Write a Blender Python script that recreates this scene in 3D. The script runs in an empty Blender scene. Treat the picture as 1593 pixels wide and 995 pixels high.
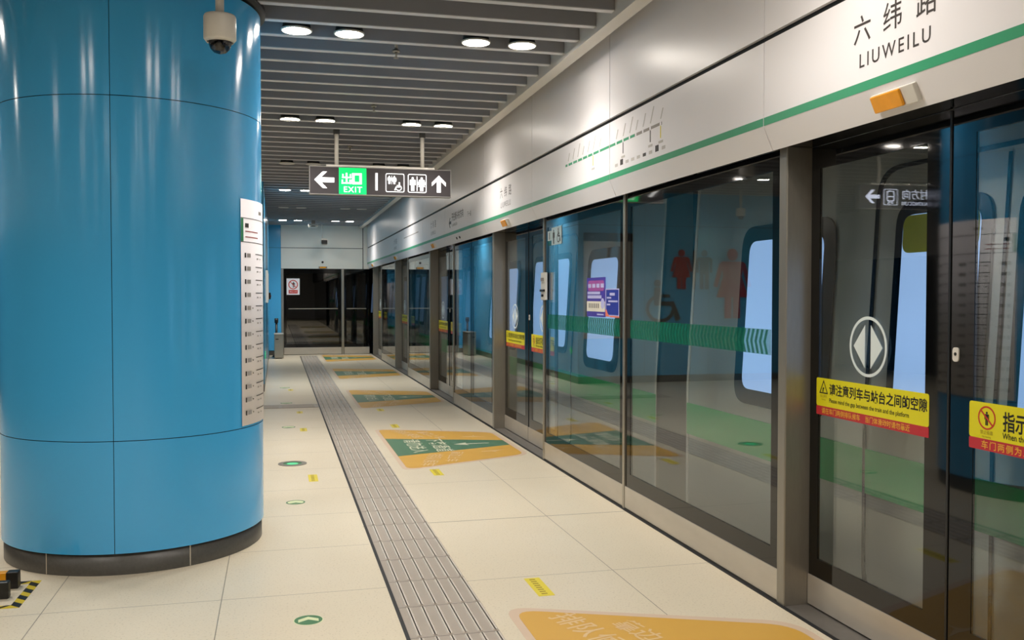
import bpy, bmesh, math, random
from mathutils import Vector, Matrix

# ------------------------------------------------------------------ camera, world, exposure
sc = bpy.context.scene
COL = sc.collection
W, H, F_PX, EYE = 1593, 995, 1450.0, 1.5
VX, VY = 431.0, 459.5
pitch = math.atan((H / 2 - VY) / F_PX)
yaw = math.atan((W / 2 - VX) / math.hypot(F_PX, H / 2 - VY))
cam = bpy.data.cameras.new('camera')
cam.sensor_fit = 'HORIZONTAL'
cam.sensor_width = 36.0
cam.lens = 36.0 * F_PX / W
cam.clip_start = 0.05
camo = bpy.data.objects.new('camera', cam)
COL.objects.link(camo)
camo.location = (0, 0, EYE)
camo.rotation_euler = (math.pi / 2 - pitch, 0, -yaw)
sc.camera = camo

world = bpy.data.worlds.new('world')
sc.world = world
world.use_nodes = True
world.node_tree.nodes['Background'].inputs[0].default_value = (0.010, 0.012, 0.014, 1)
sc.view_settings.view_transform = 'Standard'
sc.view_settings.look = 'None'
sc.view_settings.exposure = 0.14
sc.view_settings.gamma = 1.0
sc.view_settings.use_curve_mapping = False
LAMP_W = 3.6
WARM = (1.0, 0.96, 0.915)
try:
    sc.cycles.max_bounces = 12
    sc.cycles.transparent_max_bounces = 24
    sc.cycles.sample_clamp_indirect = 6.0
except Exception:
    pass


# ------------------------------------------------------------------ materials
def lin(h):
    h = h.lstrip('#')
    v = [int(h[i:i + 2], 16) / 255 for i in (0, 2, 4)]
    return tuple((c / 12.92 if c <= 0.04045 else ((c + 0.055) / 1.055) ** 2.4) for c in v) + (1,)


def new_mat(name):
    m = bpy.data.materials.new(name)
    m.use_nodes = True
    nt = m.node_tree
    b = nt.nodes['Principled BSDF']
    return m, nt, b


def math_node(nt, op, a, b=None, c=None):
    n = nt.nodes.new('ShaderNodeMath')
    n.operation = op
    for i, v in enumerate((a, b, c)):
        if v is None:
            continue
        if isinstance(v, (int, float)):
            n.inputs[i].default_value = v
        else:
            nt.links.new(v, n.inputs[i])
    return n.outputs[0]


def mix_rgb(nt, fac, a, b):
    n = nt.nodes.new('ShaderNodeMix')
    n.data_type = 'RGBA'
    for s, v in ((n.inputs[0], fac), (n.inputs[6], a), (n.inputs[7], b)):
        if isinstance(v, (int, float, tuple)):
            s.default_value = v
        else:
            nt.links.new(v, s)
    return n.outputs[2]


def paint(name, hexcol, rough=0.5, metal=0.0, spec=0.5, noise=0.04, scale=6.0, bump=0.0, stretch=None):
    """plain coat with a faint procedural unevenness"""
    m, nt, b = new_mat(name)
    col = lin(hexcol)
    tc = nt.nodes.new('ShaderNodeTexCoord')
    mp = nt.nodes.new('ShaderNodeMapping')
    if stretch:
        mp.inputs['Scale'].default_value = stretch
    nt.links.new(tc.outputs['Object'], mp.inputs[0])
    nz = nt.nodes.new('ShaderNodeTexNoise')
    nz.inputs['Scale'].default_value = scale
    nz.inputs['Detail'].default_value = 3
    nt.links.new(mp.outputs[0], nz.inputs['Vector'])
    lo = tuple(c * (1 - noise) for c in col[:3]) + (1,)
    hi = tuple(min(1, c * (1 + noise)) for c in col[:3]) + (1,)
    nt.links.new(mix_rgb(nt, nz.outputs['Fac'], lo, hi), b.inputs['Base Color'])
    b.inputs['Roughness'].default_value = rough
    b.inputs['Metallic'].default_value = metal
    b.inputs['Specular IOR Level'].default_value = spec
    if bump:
        bp = nt.nodes.new('ShaderNodeBump')
        bp.inputs['Strength'].default_value = bump
        bp.inputs['Distance'].default_value = 0.01
        nt.links.new(nz.outputs['Fac'], bp.inputs['Height'])
        nt.links.new(bp.outputs[0], b.inputs['Normal'])
    return m


def brushed(name, hexcol, rough, metal, aniso, tangent, bump=0.0):
    m = paint(name, hexcol, rough, metal, noise=0.02, scale=1.2, bump=bump)
    nt = m.node_tree
    b = nt.nodes['Principled BSDF']
    b.inputs['Anisotropic'].default_value = aniso
    cx = nt.nodes.new('ShaderNodeCombineXYZ')
    for i in range(3):
        cx.inputs[i].default_value = tangent[i]
    nt.links.new(cx.outputs[0], b.inputs['Tangent'])
    return m


def glow(name, hexcol, strength):
    m, nt, b = new_mat(name)
    b.inputs['Base Color'].default_value = lin(hexcol)
    b.inputs['Emission Color'].default_value = lin(hexcol)
    b.inputs['Emission Strength'].default_value = strength
    b.inputs['Roughness'].default_value = 0.3
    return m


def line_mask(nt, coord, off, pitchv, half):
    t = math_node(nt, 'DIVIDE', math_node(nt, 'SUBTRACT', coord, off), pitchv)
    f = math_node(nt, 'FRACT', math_node(nt, 'ADD', t, 0.5))
    d = math_node(nt, 'MULTIPLY', math_node(nt, 'ABSOLUTE', math_node(nt, 'SUBTRACT', f, 0.5)), pitchv)
    return math_node(nt, 'LESS_THAN', d, half)


def terrazzo(name, offx, px, offy, py, cols=('#e6dbc4', '#d9ccb2')):
    m, nt, b = new_mat(name)
    g = nt.nodes.new('ShaderNodeNewGeometry')
    sep = nt.nodes.new('ShaderNodeSeparateXYZ')
    nt.links.new(g.outputs['Position'], sep.inputs[0])
    n1 = nt.nodes.new('ShaderNodeTexNoise')
    n1.inputs['Scale'].default_value = 1.1
    n1.inputs['Detail'].default_value = 3
    nt.links.new(g.outputs['Position'], n1.inputs['Vector'])
    base = mix_rgb(nt, n1.outputs['Fac'], lin(cols[0]), lin(cols[1]))
    n2 = nt.nodes.new('ShaderNodeTexNoise')
    n2.inputs['Scale'].default_value = 90
    n2.inputs['Detail'].default_value = 2
    nt.links.new(g.outputs['Position'], n2.inputs['Vector'])
    sp = nt.nodes.new('ShaderNodeMapRange')
    sp.inputs[1].default_value = 0.58
    sp.inputs[2].default_value = 0.70
    sp.inputs[3].default_value = 0.0
    sp.inputs[4].default_value = 0.42
    nt.links.new(n2.outputs['Fac'], sp.inputs[0])
    base = mix_rgb(nt, sp.outputs[0], base, lin('#a89a80'))
    lx = line_mask(nt, sep.outputs[0], offx, px, 0.0022)
    ly = line_mask(nt, sep.outputs[1], offy, py, 0.0022)
    jt = math_node(nt, 'MULTIPLY', math_node(nt, 'MAXIMUM', lx, ly), 0.75)
    ex = math_node(nt, 'LESS_THAN', math_node(nt, 'ABSOLUTE', math_node(nt, 'SUBTRACT', sep.outputs[1], 6.066)), 0.004)
    if offx > 1:
        jt = math_node(nt, 'MAXIMUM', jt, ex)
    base = mix_rgb(nt, jt, base, lin('#5e5648'))
    nt.links.new(base, b.inputs['Base Color'])
    b.inputs['Roughness'].default_value = 0.30
    b.inputs['Specular IOR Level'].default_value = 0.35
    rr = nt.nodes.new('ShaderNodeMapRange')
    rr.inputs[3].default_value = 0.24
    rr.inputs[4].default_value = 0.40
    nt.links.new(n1.outputs['Fac'], rr.inputs[0])
    nt.links.new(rr.outputs[0], b.inputs['Roughness'])
    return m


def seamed_blue(name):
    """blue enamelled cladding with thin panel joints"""
    m, nt, b = new_mat(name)
    g = nt.nodes.new('ShaderNodeNewGeometry')
    sep = nt.nodes.new('ShaderNodeSeparateXYZ')
    nt.links.new(g.outputs['Position'], sep.inputs[0])
    s = math_node(nt, 'ADD', sep.outputs[0], sep.outputs[1])
    lv = line_mask(nt, s, 14.82, 1.2, 0.003)
    lh = math_node(nt, 'LESS_THAN', math_node(nt, 'ABSOLUTE', math_node(nt, 'SUBTRACT', sep.outputs[2], 2.70)), 0.004)
    col = mix_rgb(nt, math_node(nt, 'MAXIMUM', lv, lh), lin('#4fb2e6'), lin('#17485f'))
    nt.links.new(col, b.inputs['Base Color'])
    b.inputs['Roughness'].default_value = 0.2
    return m


def glazing(name, tint, f0=0.075, gloss_tint=(1, 1, 1, 1)):
    """clear pane: mirror-like part rises with the angle (Schlick), the rest passes straight through"""
    m, nt, b = new_mat(name)
    nt.nodes.remove(b)
    out = nt.nodes['Material Output']
    g = nt.nodes.new('ShaderNodeNewGeometry')
    dp = nt.nodes.new('ShaderNodeVectorMath')
    dp.operation = 'DOT_PRODUCT'
    nt.links.new(g.outputs['Normal'], dp.inputs[0])
    nt.links.new(g.outputs['Incoming'], dp.inputs[1])
    c = math_node(nt, 'ABSOLUTE', dp.outputs['Value'])
    p5 = math_node(nt, 'POWER', math_node(nt, 'SUBTRACT', 1.0, c), 5.0)
    fr = math_node(nt, 'ADD', math_node(nt, 'MULTIPLY', p5, 1 - f0), f0)
    tr = nt.nodes.new('ShaderNodeBsdfTransparent')
    tr.inputs[0].default_value = tint
    gl = nt.nodes.new('ShaderNodeBsdfGlossy')
    gl.inputs['Color'].default_value = gloss_tint
    gl.inputs['Roughness'].default_value = 0.0
    mx = nt.nodes.new('ShaderNodeMixShader')
    nt.links.new(fr, mx.inputs[0])
    nt.links.new(tr.outputs[0], mx.inputs[1])
    nt.links.new(gl.outputs[0], mx.inputs[2])
    nt.links.new(mx.outputs[0], out.inputs[0])
    return m


def film(name, hexcol, opacity, emit=0.0):
    """printed see-through film"""
    m, nt, b = new_mat(name)
    out = nt.nodes['Material Output']
    b.inputs['Base Color'].default_value = lin(hexcol)
    b.inputs['Roughness'].default_value = 0.25
    tr = nt.nodes.new('ShaderNodeBsdfTransparent')
    mx = nt.nodes.new('ShaderNodeMixShader')
    mx.inputs[0].default_value = opacity
    nt.links.new(tr.outputs[0], mx.inputs[1])
    nt.links.new(b.outputs[0], mx.inputs[2])
    nt.links.new(mx.outputs[0], out.inputs[0])
    return m


MT = {}
MT['floor_l'] = terrazzo('terrazzo_wide', -0.275, 0.815, 4.77, 0.862)
MT['floor_r'] = terrazzo('terrazzo_edge', 1.77, 0.82, 4.775, 1.2915)
MT['blue'] = brushed('blue_enamel', '#46b2f0', 0.15, 0.0, 0.75, (0, 0, 1))
MT['blue'].node_tree.nodes['Principled BSDF'].inputs['Specular IOR Level'].default_value = 0.65
MT['blue_wall'] = seamed_blue('blue_wall_cladding')
MT['plinth'] = paint('dark_granite', '#56544f', 0.35, noise=0.25, scale=60)
MT['dark'] = paint('dark_gap', '#17181a', 0.6)
MT['black'] = paint('black_frit', '#0c0d0e', 0.04, spec=0.5, noise=0)
MT['black_plastic'] = paint('black_plastic', '#161616', 0.4)
MT['fascia'] = paint('white_panel', '#e8e5e6', 0.33, noise=0.015, scale=2)
MT['fascia_end'] = paint('cream_panel', '#f2f2ea', 0.45, noise=0.02, scale=2)
MT['trim'] = paint('white_trim', '#cfcbc4', 0.45, noise=0.02)
MT['slat'] = paint('slat_grey', '#94959a', 0.5, noise=0.03)
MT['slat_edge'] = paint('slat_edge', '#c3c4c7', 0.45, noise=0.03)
MT['soffit'] = paint('void_grey', '#4a4b4b', 0.8)
MT['steel'] = paint('brushed_steel', '#b3aea4', 0.34, metal=0.9, noise=0.08, scale=10, stretch=(1, 1, 14))
MT['steel_flat'] = paint('steel_kick', '#cdc6ba', 0.40, metal=0.55, noise=0.12, scale=3, stretch=(1, 1, 4))
MT['steel_dark'] = paint('steel_post', '#9b968c', 0.38, metal=0.7, noise=0.08, scale=10, stretch=(6, 6, 1))
MT['sill'] = paint('sill_metal', '#85807a', 0.45, metal=0.6, noise=0.1, scale=20)
MT['tact'] = paint('tactile_grey', '#a89d90', 0.42, noise=0.07, scale=5)
MT['tact_bar'] = paint('tactile_bar', '#cdc4b7', 0.35, noise=0.07, scale=8)
MT['white'] = paint('white_plastic', '#d9d5cc', 0.4, noise=0.01)
MT['paper'] = paint('poster_paper', '#f3eff2', 0.4, noise=0.01)
MT['glass'] = glazing('screen_glass', (0.845, 0.87, 0.865, 1))
MT['glass_dark'] = glazing('gate_glass', (0.70, 0.72, 0.72, 1))
MT['dome'] = glazing('smoked_dome', (0.25, 0.25, 0.27, 1), 0.06)
MT['green_line'] = paint('line_green', '#2f9468', 0.4, noise=0.02)
MT['grey_line'] = paint('line_grey', '#8f8780', 0.4)
MT['ink'] = paint('dark_ink', '#3b3532', 0.5)
MT['ink_pale'] = paint('pale_ink', '#a29d99', 0.5)
MT['ink_faint'] = paint('faint_ink', '#bdb8b2', 0.5)
MT['black_ink'] = paint('black_ink', '#141210', 0.5)
MT['yellow'] = paint('sticker_yellow', '#e6dc10', 0.35, noise=0.02)
MT['red'] = paint('sticker_red', '#c22a34', 0.35, noise=0.02)
MT['red_ink'] = paint('sign_red', '#c93a26', 0.4)
MT['gold_ink'] = paint('gold_ink', '#f0b23a', 0.4)
MT['symbol'] = paint('etched_white', '#dfe9e8', 0.5)
MT['pad_y'] = paint('pad_amber', '#d6a648', 0.4, noise=0.05, scale=3)
MT['pad_g'] = paint('pad_green', '#527a5e', 0.4, noise=0.05, scale=3)
MT['pad_w'] = paint('pad_white', '#cfcfb4', 0.4)
MT['pad_faded'] = paint('pad_faded_print', '#e0bf8c', 0.4)
MT['pad_edge'] = paint('pad_clear_edge', '#d8bfa6', 0.35, noise=0.03)
MT['band'] = film('green_band_film', '#0a7a58', 0.30)
MT['chev'] = film('green_chevron_film', '#0b7a5e', 0.66)
MT['floor_yellow'] = paint('floor_yellow', '#e2cf3c', 0.4, noise=0.05)
MT['floor_yellow_ink'] = paint('floor_yellow_ink', '#a48f22', 0.5)
MT['arrow_green'] = paint('arrow_green', '#3d7a4c', 0.4)
MT['arrow_pale'] = paint('arrow_pale', '#dfe8b8', 0.4)
MT['lens_green'] = glow('green_lens', '#46c98a', 0.35)
MT['orange'] = paint('orange_lens', '#f2a322', 0.2, noise=0.12, scale=20)
MT['orange_bar'] = paint('orange_bar', '#e09a10', 0.4)
MT['tape_y'] = paint('tape_yellow', '#cdb41d', 0.45)
MT['train'] = brushed('train_silver', '#c4c5c0', 0.30, 0.6, 1.0, (0, 0, 1), bump=0.25)
MT['train_green'] = paint('train_green', '#1fae66', 0.3)
MT['train_dark'] = paint('train_window_band', '#0b1f30', 0.1)
MT['train_gap'] = paint('gangway_rubber', '#0d1420', 0.7)
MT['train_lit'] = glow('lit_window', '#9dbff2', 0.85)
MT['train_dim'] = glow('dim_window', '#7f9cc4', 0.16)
MT['train_lime'] = paint('lime_sticker', '#98a016', 0.4)
MT['lamp_on'] = glow('lamp_diffuser', '#fff5e9', 78.0)
MT['lamp_off'] = paint('lamp_diffuser_off', '#e4e2dc', 0.4)
MT['sign_black'] = paint('sign_black', '#3a3638', 0.3)
MT['sign_white'] = glow('sign_white', '#ffffff', 0.95)
MT['sign_bright'] = glow('sign_bright', '#dfe6ff', 2.4)
MT['sign_green'] = glow('sign_green', '#00c864', 0.75)
MT['sign_frame'] = paint('sign_frame', '#8d8b87', 0.4, metal=0.4)
MT['wc_red'] = paint('pictogram_red', '#a81d24', 0.4)
MT['wc_grey'] = paint('pictogram_grey', '#45403c', 0.4)
MT['board'] = paint('board_face', '#c0b9ae', 0.35, noise=0.05)
MT['board_head'] = paint('board_header', '#1a1917', 0.4)
MT['purple'] = paint('poster_purple', '#4a3a9c', 0.3)
MT['pink'] = paint('poster_pink', '#a4509c', 0.3)
MT['navy'] = paint('poster_navy', '#2c3796', 0.3)
MT['cream'] = paint('poster_cream', '#e3dccb', 0.3)
MT['lilac'] = paint('poster_lilac', '#b9b7e0', 0.3)
MT['coral'] = paint('poster_coral', '#ee7f63', 0.3)
MT['sticker_pale'] = film('pale_sticker', '#d6e6e6', 0.88)
MT['tunnel'] = paint('tunnel_concrete', '#3a3c3c', 0.85, noise=0.2, scale=3)
MT['brown_tint'] = paint('muted_red', '#b35a5a', 0.4)


# ------------------------------------------------------------------ geometry helpers
class M:
    def __init__(s):
        s.v, s.f, s.smooth, s.mi = [], [], [], []

    def add(s, vs, fs, smooth=False, mi=0):
        o = len(s.v)
        s.v += [tuple(v) for v in vs]
        for f in fs:
            s.f.append([i + o for i in f])
            s.smooth.append(smooth)
            s.mi.append(mi)
        return s

    def box(s, x0, x1, y0, y1, z0, z1, mi=0):
        vs = [(x, y, z) for x in (x0, x1) for y in (y0, y1) for z in (z0, z1)]
        return s.add(vs, [(0, 1, 3, 2), (4, 6, 7, 5), (0, 4, 5, 1), (2, 3, 7, 6), (0, 2, 6, 4), (1, 5, 7, 3)], mi=mi)

    def plate(s, pts, pl, n0, n1, smooth=False):
        """2-D outline pts on plane pl=(O,U,V,N), thickened from n0 to n1 along N"""
        O, U, V, N = pl
        a = [O + U * p[0] + V * p[1] + N * n0 for p in pts]
        b = [O + U * p[0] + V * p[1] + N * n1 for p in pts]
        n = len(pts)
        area = sum(pts[i][0] * pts[(i + 1) % n][1] - pts[(i + 1) % n][0] * pts[i][1] for i in range(n))
        idx = list(range(n))
        top = [i + n for i in idx]
        fs = [top if area > 0 else top[::-1], idx[::-1] if area > 0 else idx]
        for i in range(n):
            j = (i + 1) % n
            fs.append((i, j, j + n, i + n) if area > 0 else (j, i, i + n, j + n))
        return s.add(a + b, fs)

    def ring(s, outer, inner, pl, n0, n1):
        O, U, V, N = pl
        n = len(outer)
        P = lambda p, k: O + U * p[0] + V * p[1] + N * k
        vs = [P(p, n1) for p in outer] + [P(p, n1) for p in inner] + [P(p, n0) for p in outer] + [P(p, n0) for p in inner]
        fs = []
        for i in range(n):
            j = (i + 1) % n
            fs += [(i, j, n + j, n + i), (2 * n + j, 2 * n + i, 3 * n + i, 3 * n + j), (i, 2 * n + i, 2 * n + j, j), (n + i, n + j, 3 * n + j, 3 * n + i)]
        return s.add(vs, fs)

    def extrude_y(s, prof, y0, y1):
        """closed profile of (x, z) swept along y"""
        n = len(prof)
        vs = [(p[0], y0, p[1]) for p in prof] + [(p[0], y1, p[1]) for p in prof]
        fs = [list(range(n)), list(range(2 * n - 1, n - 1, -1))]
        fs += [(i, i + n, (i + 1) % n + n, (i + 1) % n) for i in range(n)]
        return s.add(vs, fs)

    def lathe(s, c, prof, n=48, a0=0.0, a1=2 * math.pi, smooth=True):
        """profile of (r, z) turned about the vertical through c"""
        full = abs(a1 - a0 - 2 * math.pi) < 1e-6
        k = n if full else n + 1
        vs, fs = [], []
        for i in range(k):
            a = a0 + (a1 - a0) * i / n
            for r, z in prof:
                vs.append((c[0] + r * math.cos(a), c[1] + r * math.sin(a), c[2] + z))
        m = len(prof)
        for i in range(n):
            j = (i + 1) % k
            for q in range(m - 1):
                fs.append((i * m + q, j * m + q, j * m + q + 1, i * m + q + 1))
        return s.add(vs, fs, smooth)

    def cyl(s, p0, p1, r, n=16):
        p0, p1 = Vector(p0), Vector(p1)
        d = (p1 - p0).normalized()
        u = d.orthogonal().normalized()
        w = d.cross(u)
        vs = []
        for p in (p0, p1):
            for i in range(n):
                a = 2 * math.pi * i / n
                vs.append(p + u * (r * math.cos(a)) + w * (r * math.sin(a)))
        s.add(vs, [(i, (i + 1) % n, (i + 1) % n + n, i + n) for i in range(n)], True)
        o = len(s.v) - 2 * n
        s.f += [[o + i for i in range(n)][::-1], [o + n + i for i in range(n)]]
        s.smooth += [False, False]
        s.mi += [0, 0]
        return s


def mesh_obj(name, m, mat, loc=(0, 0, 0), bevel=0.0, fix=True):
    me = bpy.data.meshes.new(name)
    me.from_pydata([(v[0] - loc[0], v[1] - loc[1], v[2] - loc[2]) for v in m.v], [], m.f)
    for i, p in enumerate(me.polygons):
        p.use_smooth = m.smooth[i]
        p.material_index = m.mi[i]
    if fix:
        bm = bmesh.new()
        bm.from_mesh(me)
        bmesh.ops.recalc_face_normals(bm, faces=bm.faces)
        bm.to_mesh(me)
        bm.free()
    for q in (mat if isinstance(mat, (list, tuple)) else [mat]):
        me.materials.append(MT[q] if isinstance(q, str) else q)
    o = bpy.data.objects.new(name, me)
    COL.objects.link(o)
    if bevel:
        b = o.modifiers.new('bevel', 'BEVEL')
        b.width = bevel
        b.segments = 2
        b.limit_method = 'ANGLE'
    return o


def tag(o, label, cat, group=None, kind=None):
    o['label'] = label
    o['category'] = cat
    if group:
        o['group'] = group
    if kind:
        o['kind'] = kind
    return o


class Thing:
    def __init__(s, name, label, cat, loc, group=None):
        s.loc = Vector(loc)
        s.o = bpy.data.objects.new(name, None)
        s.o.empty_display_size = 0.1
        COL.objects.link(s.o)
        s.o.location = s.loc
        tag(s.o, label, cat, group)

    def part(s, name, m, mat, under=None, bevel=0.0, label=None, kind=None, fix=True):
        o = mesh_obj(name, m, mat, s.loc, bevel, fix)
        o.parent = under or s.o
        if label:
            o['label'] = label
        if kind:
            o['kind'] = kind
        return o


def solo(name, m, mat, label, cat, group=None, bevel=0.0):
    xs, ys, zs = zip(*m.v)
    loc = ((min(xs) + max(xs)) / 2, (min(ys) + max(ys)) / 2, min(zs))
    o = mesh_obj(name, m, mat, loc, bevel)
    o.location = loc
    return tag(o, label, cat, group)


def structure(name, m, mat):
    o = mesh_obj(name, m, mat)
    o['kind'] = 'structure'
    return o


def dup(root, d, label=None):
    """copy of a thing with copies of its parts and sub-parts, moved by d"""
    r = root.copy()
    COL.objects.link(r)
    r.location = root.location + Vector(d)
    if label:
        r['label'] = label
    for ch in list(root.children):
        c = ch.copy()
        COL.objects.link(c)
        c.parent = r
        for g in list(ch.children):
            k = g.copy()
            COL.objects.link(k)
            k.parent = c
    return r


V3 = Vector


def plane(O, kind):
    O = V3(O)
    if kind == 'east':      # seen from the platform looking +X
        return (O, V3((0, -1, 0)), V3((0, 0, 1)), V3((-1, 0, 0)))
    if kind == 'end':       # seen looking +Y
        return (O, V3((1, 0, 0)), V3((0, 0, 1)), V3((0, -1, 0)))
    if kind == 'floor':     # lying on the floor, read looking +X
        return (O, V3((0, -1, 0)), V3((1, 0, 0)), V3((0, 0, 1)))
    if kind == 'floor_n':   # lying on the floor, read looking +Y
        return (O, V3((1, 0, 0)), V3((0, 1, 0)), V3((0, 0, 1)))
    if kind == 'west':      # seen looking -X
        return (O, V3((0, 1, 0)), V3((0, 0, 1)), V3((1, 0, 0)))


def rect(u0, u1, v0, v1):
    return [(u0, v0), (u1, v0), (u1, v1), (u0, v1)]


def circle(u, v, r, n=28, ry=None):
    return [(u + r * math.cos(2 * math.pi * i / n), v + (ry or r) * math.sin(2 * math.pi * i / n)) for i in range(n)]


def rounded(pts, r, n=5):
    out = []
    k = len(pts)
    for i in range(k):
        p = V3(pts[i] + (0,))
        a = V3(pts[i - 1] + (0,)) - p
        b = V3(pts[(i + 1) % k] + (0,)) - p
        d = min(r, a.length * 0.45, b.length * 0.45)
        s, e = p + a.normalized() * d, p + b.normalized() * d
        for q in range(n + 1):
            t = q / n
            x = s * (1 - t) ** 2 + p * (2 * t * (1 - t)) + e * t * t
            out.append((x.x, x.y))
    return out


def xf(pts, u, v, s=1.0, rot=0.0, flip=False):
    c, q = math.cos(rot), math.sin(rot)
    return [(u + s * ((-x if flip else x) * c - y * q), v + s * ((-x if flip else x) * q + y * c)) for x, y in pts]


def text_m(s, size, pl, u, v, n0=0.0, thick=0.0006, align='CENTER', bold=0.0, rot=0.0, sx=1.0, space=1.0):
    """lettering as mesh data in world space on plane pl, baseline at (u, v)"""
    cu = bpy.data.curves.new('lettering', 'FONT')
    cu.body = s
    cu.size = size
    cu.align_x = align
    cu.offset = bold
    cu.space_character = space
    cu.resolution_u = 3
    tmp = bpy.data.objects.new('lettering_tmp', cu)
    COL.objects.link(tmp)
    dg = bpy.context.evaluated_depsgraph_get()
    dg.update()
    me = bpy.data.meshes.new_from_object(tmp.evaluated_get(dg))
    O, U, V, N = pl
    m = M()
    c, q = math.cos(rot), math.sin(rot)
    vs, base = [], []
    for vt in me.vertices:
        x, y = vt.co.x * sx, vt.co.y
        x, y = u + x * c - y * q, v + x * q + y * c
        vs.append(O + U * x + V * y + N * (n0 + thick))
    m.add(vs, [list(p.vertices) for p in me.polygons])
    bpy.data.objects.remove(tmp)
    bpy.data.curves.remove(cu)
    bpy.data.meshes.remove(me)
    return m


def merge(*ms):
    r = M()
    for m in ms:
        r.add(m.v, m.f)
    return r


# pictogram outlines, about 1 unit high, feet at 0
MAN = [(-.12, 0), (-.018, 0), (-.018, .38), (.018, .38), (.018, 0), (.12, 0), (.12, .70), (.155, .70), (.155, .42), (.22, .42), (.22, .76), (.16, .81), (-.16, .81), (-.22, .76), (-.22, .42), (-.155, .42), (-.155, .70), (-.12, .70)]
WOMAN = [(-.12, 0), (-.015, 0), (-.015, .30), (.015, .30), (.015, 0), (.12, 0), (.12, .30), (.25, .30), (.145, .60), (.16, .70), (.235, .44), (.295, .46), (.205, .78), (.16, .81), (-.16, .81), (-.205, .78), (-.295, .46), (-.235, .44), (-.16, .70), (-.145, .60), (-.25, .30), (-.12, .30)]


def figure(m, shape, pl, u, v, h, n0, n1, head=.085):
    m.plate(xf(shape, u, v, h), pl, n0, n1)
    m.plate(circle(u, v + .91 * h, head * h, 18), pl, n0, n1)


def wheelchair(m, pl, u, v, h, n0, n1, flip=False):
    P = lambda pts: xf(pts, u, v, h, 0, flip)
    m.plate(P(circle(-.05, .92, .085, 18)), pl, n0, n1)
    m.plate(P(rounded([(-.13, .40), (.03, .40), (.03, .83), (-.13, .83)], .05, 3)), pl, n0, n1)
    m.plate(P([(.03, .59), (.26, .59), (.26, .66), (.03, .66)]), pl, n0, n1)
    m.plate(P([(.03, .40), (.30, .40), (.36, .50), (.03, .50)]), pl, n0, n1)
    m.plate(P([(.30, .40), (.42, .04), (.54, .09), (.36, .50)]), pl, n0, n1)
    a0, a1 = math.radians(118), math.radians(352)
    o, i = [], []
    for k in range(25):
        a = a0 + (a1 - a0) * k / 24
        o.append((.02 + .36 * math.cos(a), .33 + .33 * math.sin(a)))
        i.append((.02 + .28 * math.cos(a), .33 + .25 * math.sin(a)))
    for k in range(24):
        m.plate(P([o[k], o[k + 1], i[k + 1], i[k]]), pl, n0, n1)


ARROW = [(-.5, 0), (-.08, .42), (.14, .42), (-.16, .12), (.5, .12), (.5, -.12), (-.16, -.12), (.14, -.42), (-.08, -.42)]

# ------------------------------------------------------------------ the room
PX = 2.36          # face of the fixed screens and posts
DX = 2.483         # face of the sliding doors
FX = 2.25          # face of the fascia
YB = -14.0         # far behind the viewer
YE = 24.15         # end of the platform
XL = -6.9
ZS = 3.255         # underside of ceiling slats

fl = M()
fl.box(XL, .53, YB, YE + .3, -.2, 0, 0)
fl.box(.53, PX, YB, YE + .3, -.2, 0, 1)
structure('floor', fl, ['floor_l', 'floor_r'])
structure('ceiling', M().box(XL - .4, 2.6, YB, YE + .3, 3.72, 3.9), 'soffit')
structure('wall_back', M().box(XL, 2.4, YB - .2, YB, 0, 3.8), 'fascia')
wl = M()
wl.box(XL - .3, XL, YB, YE + .3, 2.25, 3.75, 0)
wl.box(XL - .4, XL - .12, YB, YE + .3, 0, 2.25, 1)
structure('wall_left', wl, ['fascia', 'black'])
wr = M()
wr.box(2.275, 2.60, YB, YE + .3, 2.33, 3.75, 0)
structure('wall_right', wr, ['dark', 'black'])
structure('wall_right', M().box(PX + .02, PX + .1, YB, 1.0, 0, 2.33), 'black')
structure('wall_right', M().box(2.33, 2.60, 1.0, YE, 2.208, 2.33), 'black')
# ledge that closes the slatted ceiling along the fascia
tr = M()
tr.box(2.032, 2.046, 1.0, YE - .02, 3.215, 3.7)
tr.box(2.046, 2.13, 1.0, YE - .02, 3.215, 3.227)
tr.box(2.118, 2.13, 1.0, YE - .02, 3.227, 3.26)
structure('trim_1', tr, 'trim')
# toilet block with blue cladding
wt = M()
wt.box(-4.3, -.195, 15.02, YE + .1, .12, 3.72)
structure('wall_toilets', wt, 'blue_wall')
structure('wall_corner', M().box(-.194, .098, YE, YE + .25, .12, 3.72), 'blue_wall')
bb = M()
bb.box(-4.29, -.200, 15.03, YE + .1, 0, .12)
bb.box(-.30, .092, YE + .012, YE + .25, 0, .12)
structure('baseboard_toilets', bb, 'plinth')
# end wall above the gate
we = M()
we.box(.102, 2.135, YE, YE + .12, 2.71, 3.30)
we.box(.102, 2.135, YE, YE + .12, 2.235, 2.695)
we.box(.102, 2.135, YE + .012, YE + .12, 2.18, 2.235)
we.box(2.155, 2.30, YE, YE + .12, 2.18, 3.30)
structure('wall_end', we, 'fascia_end')
structure('trim_2', M().box(.1, 2.3, YE + .03, YE + .2, 2.17, 3.72), 'dark')
# tunnel beyond the gate and beside the track
tn = M()
tn.box(-1.5, 6.2, YE + 11, YE + 11.3, -1.2, 4.6)
tn.box(6.0, 6.3, YB, YE + 11, -1.2, 4.6)
tn.box(2.6, 6.2, YB, YE + 11, 4.4, 4.7)
tn.box(-1.6, -1.4, YE + .3, YE + 11, -.2, 4.6)
tn.box(-1.6, 6.2, YE + .3, YE + 11, 4.4, 4.6)
tn.box(-1.6, 2.4, YE + .3, YE + 11, -.25, -.02)
tn.box(2.38, 6.2, YB, YE + 11, -1.4, -1.2)
structure('wall_tunnel', tn, 'tunnel')
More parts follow.
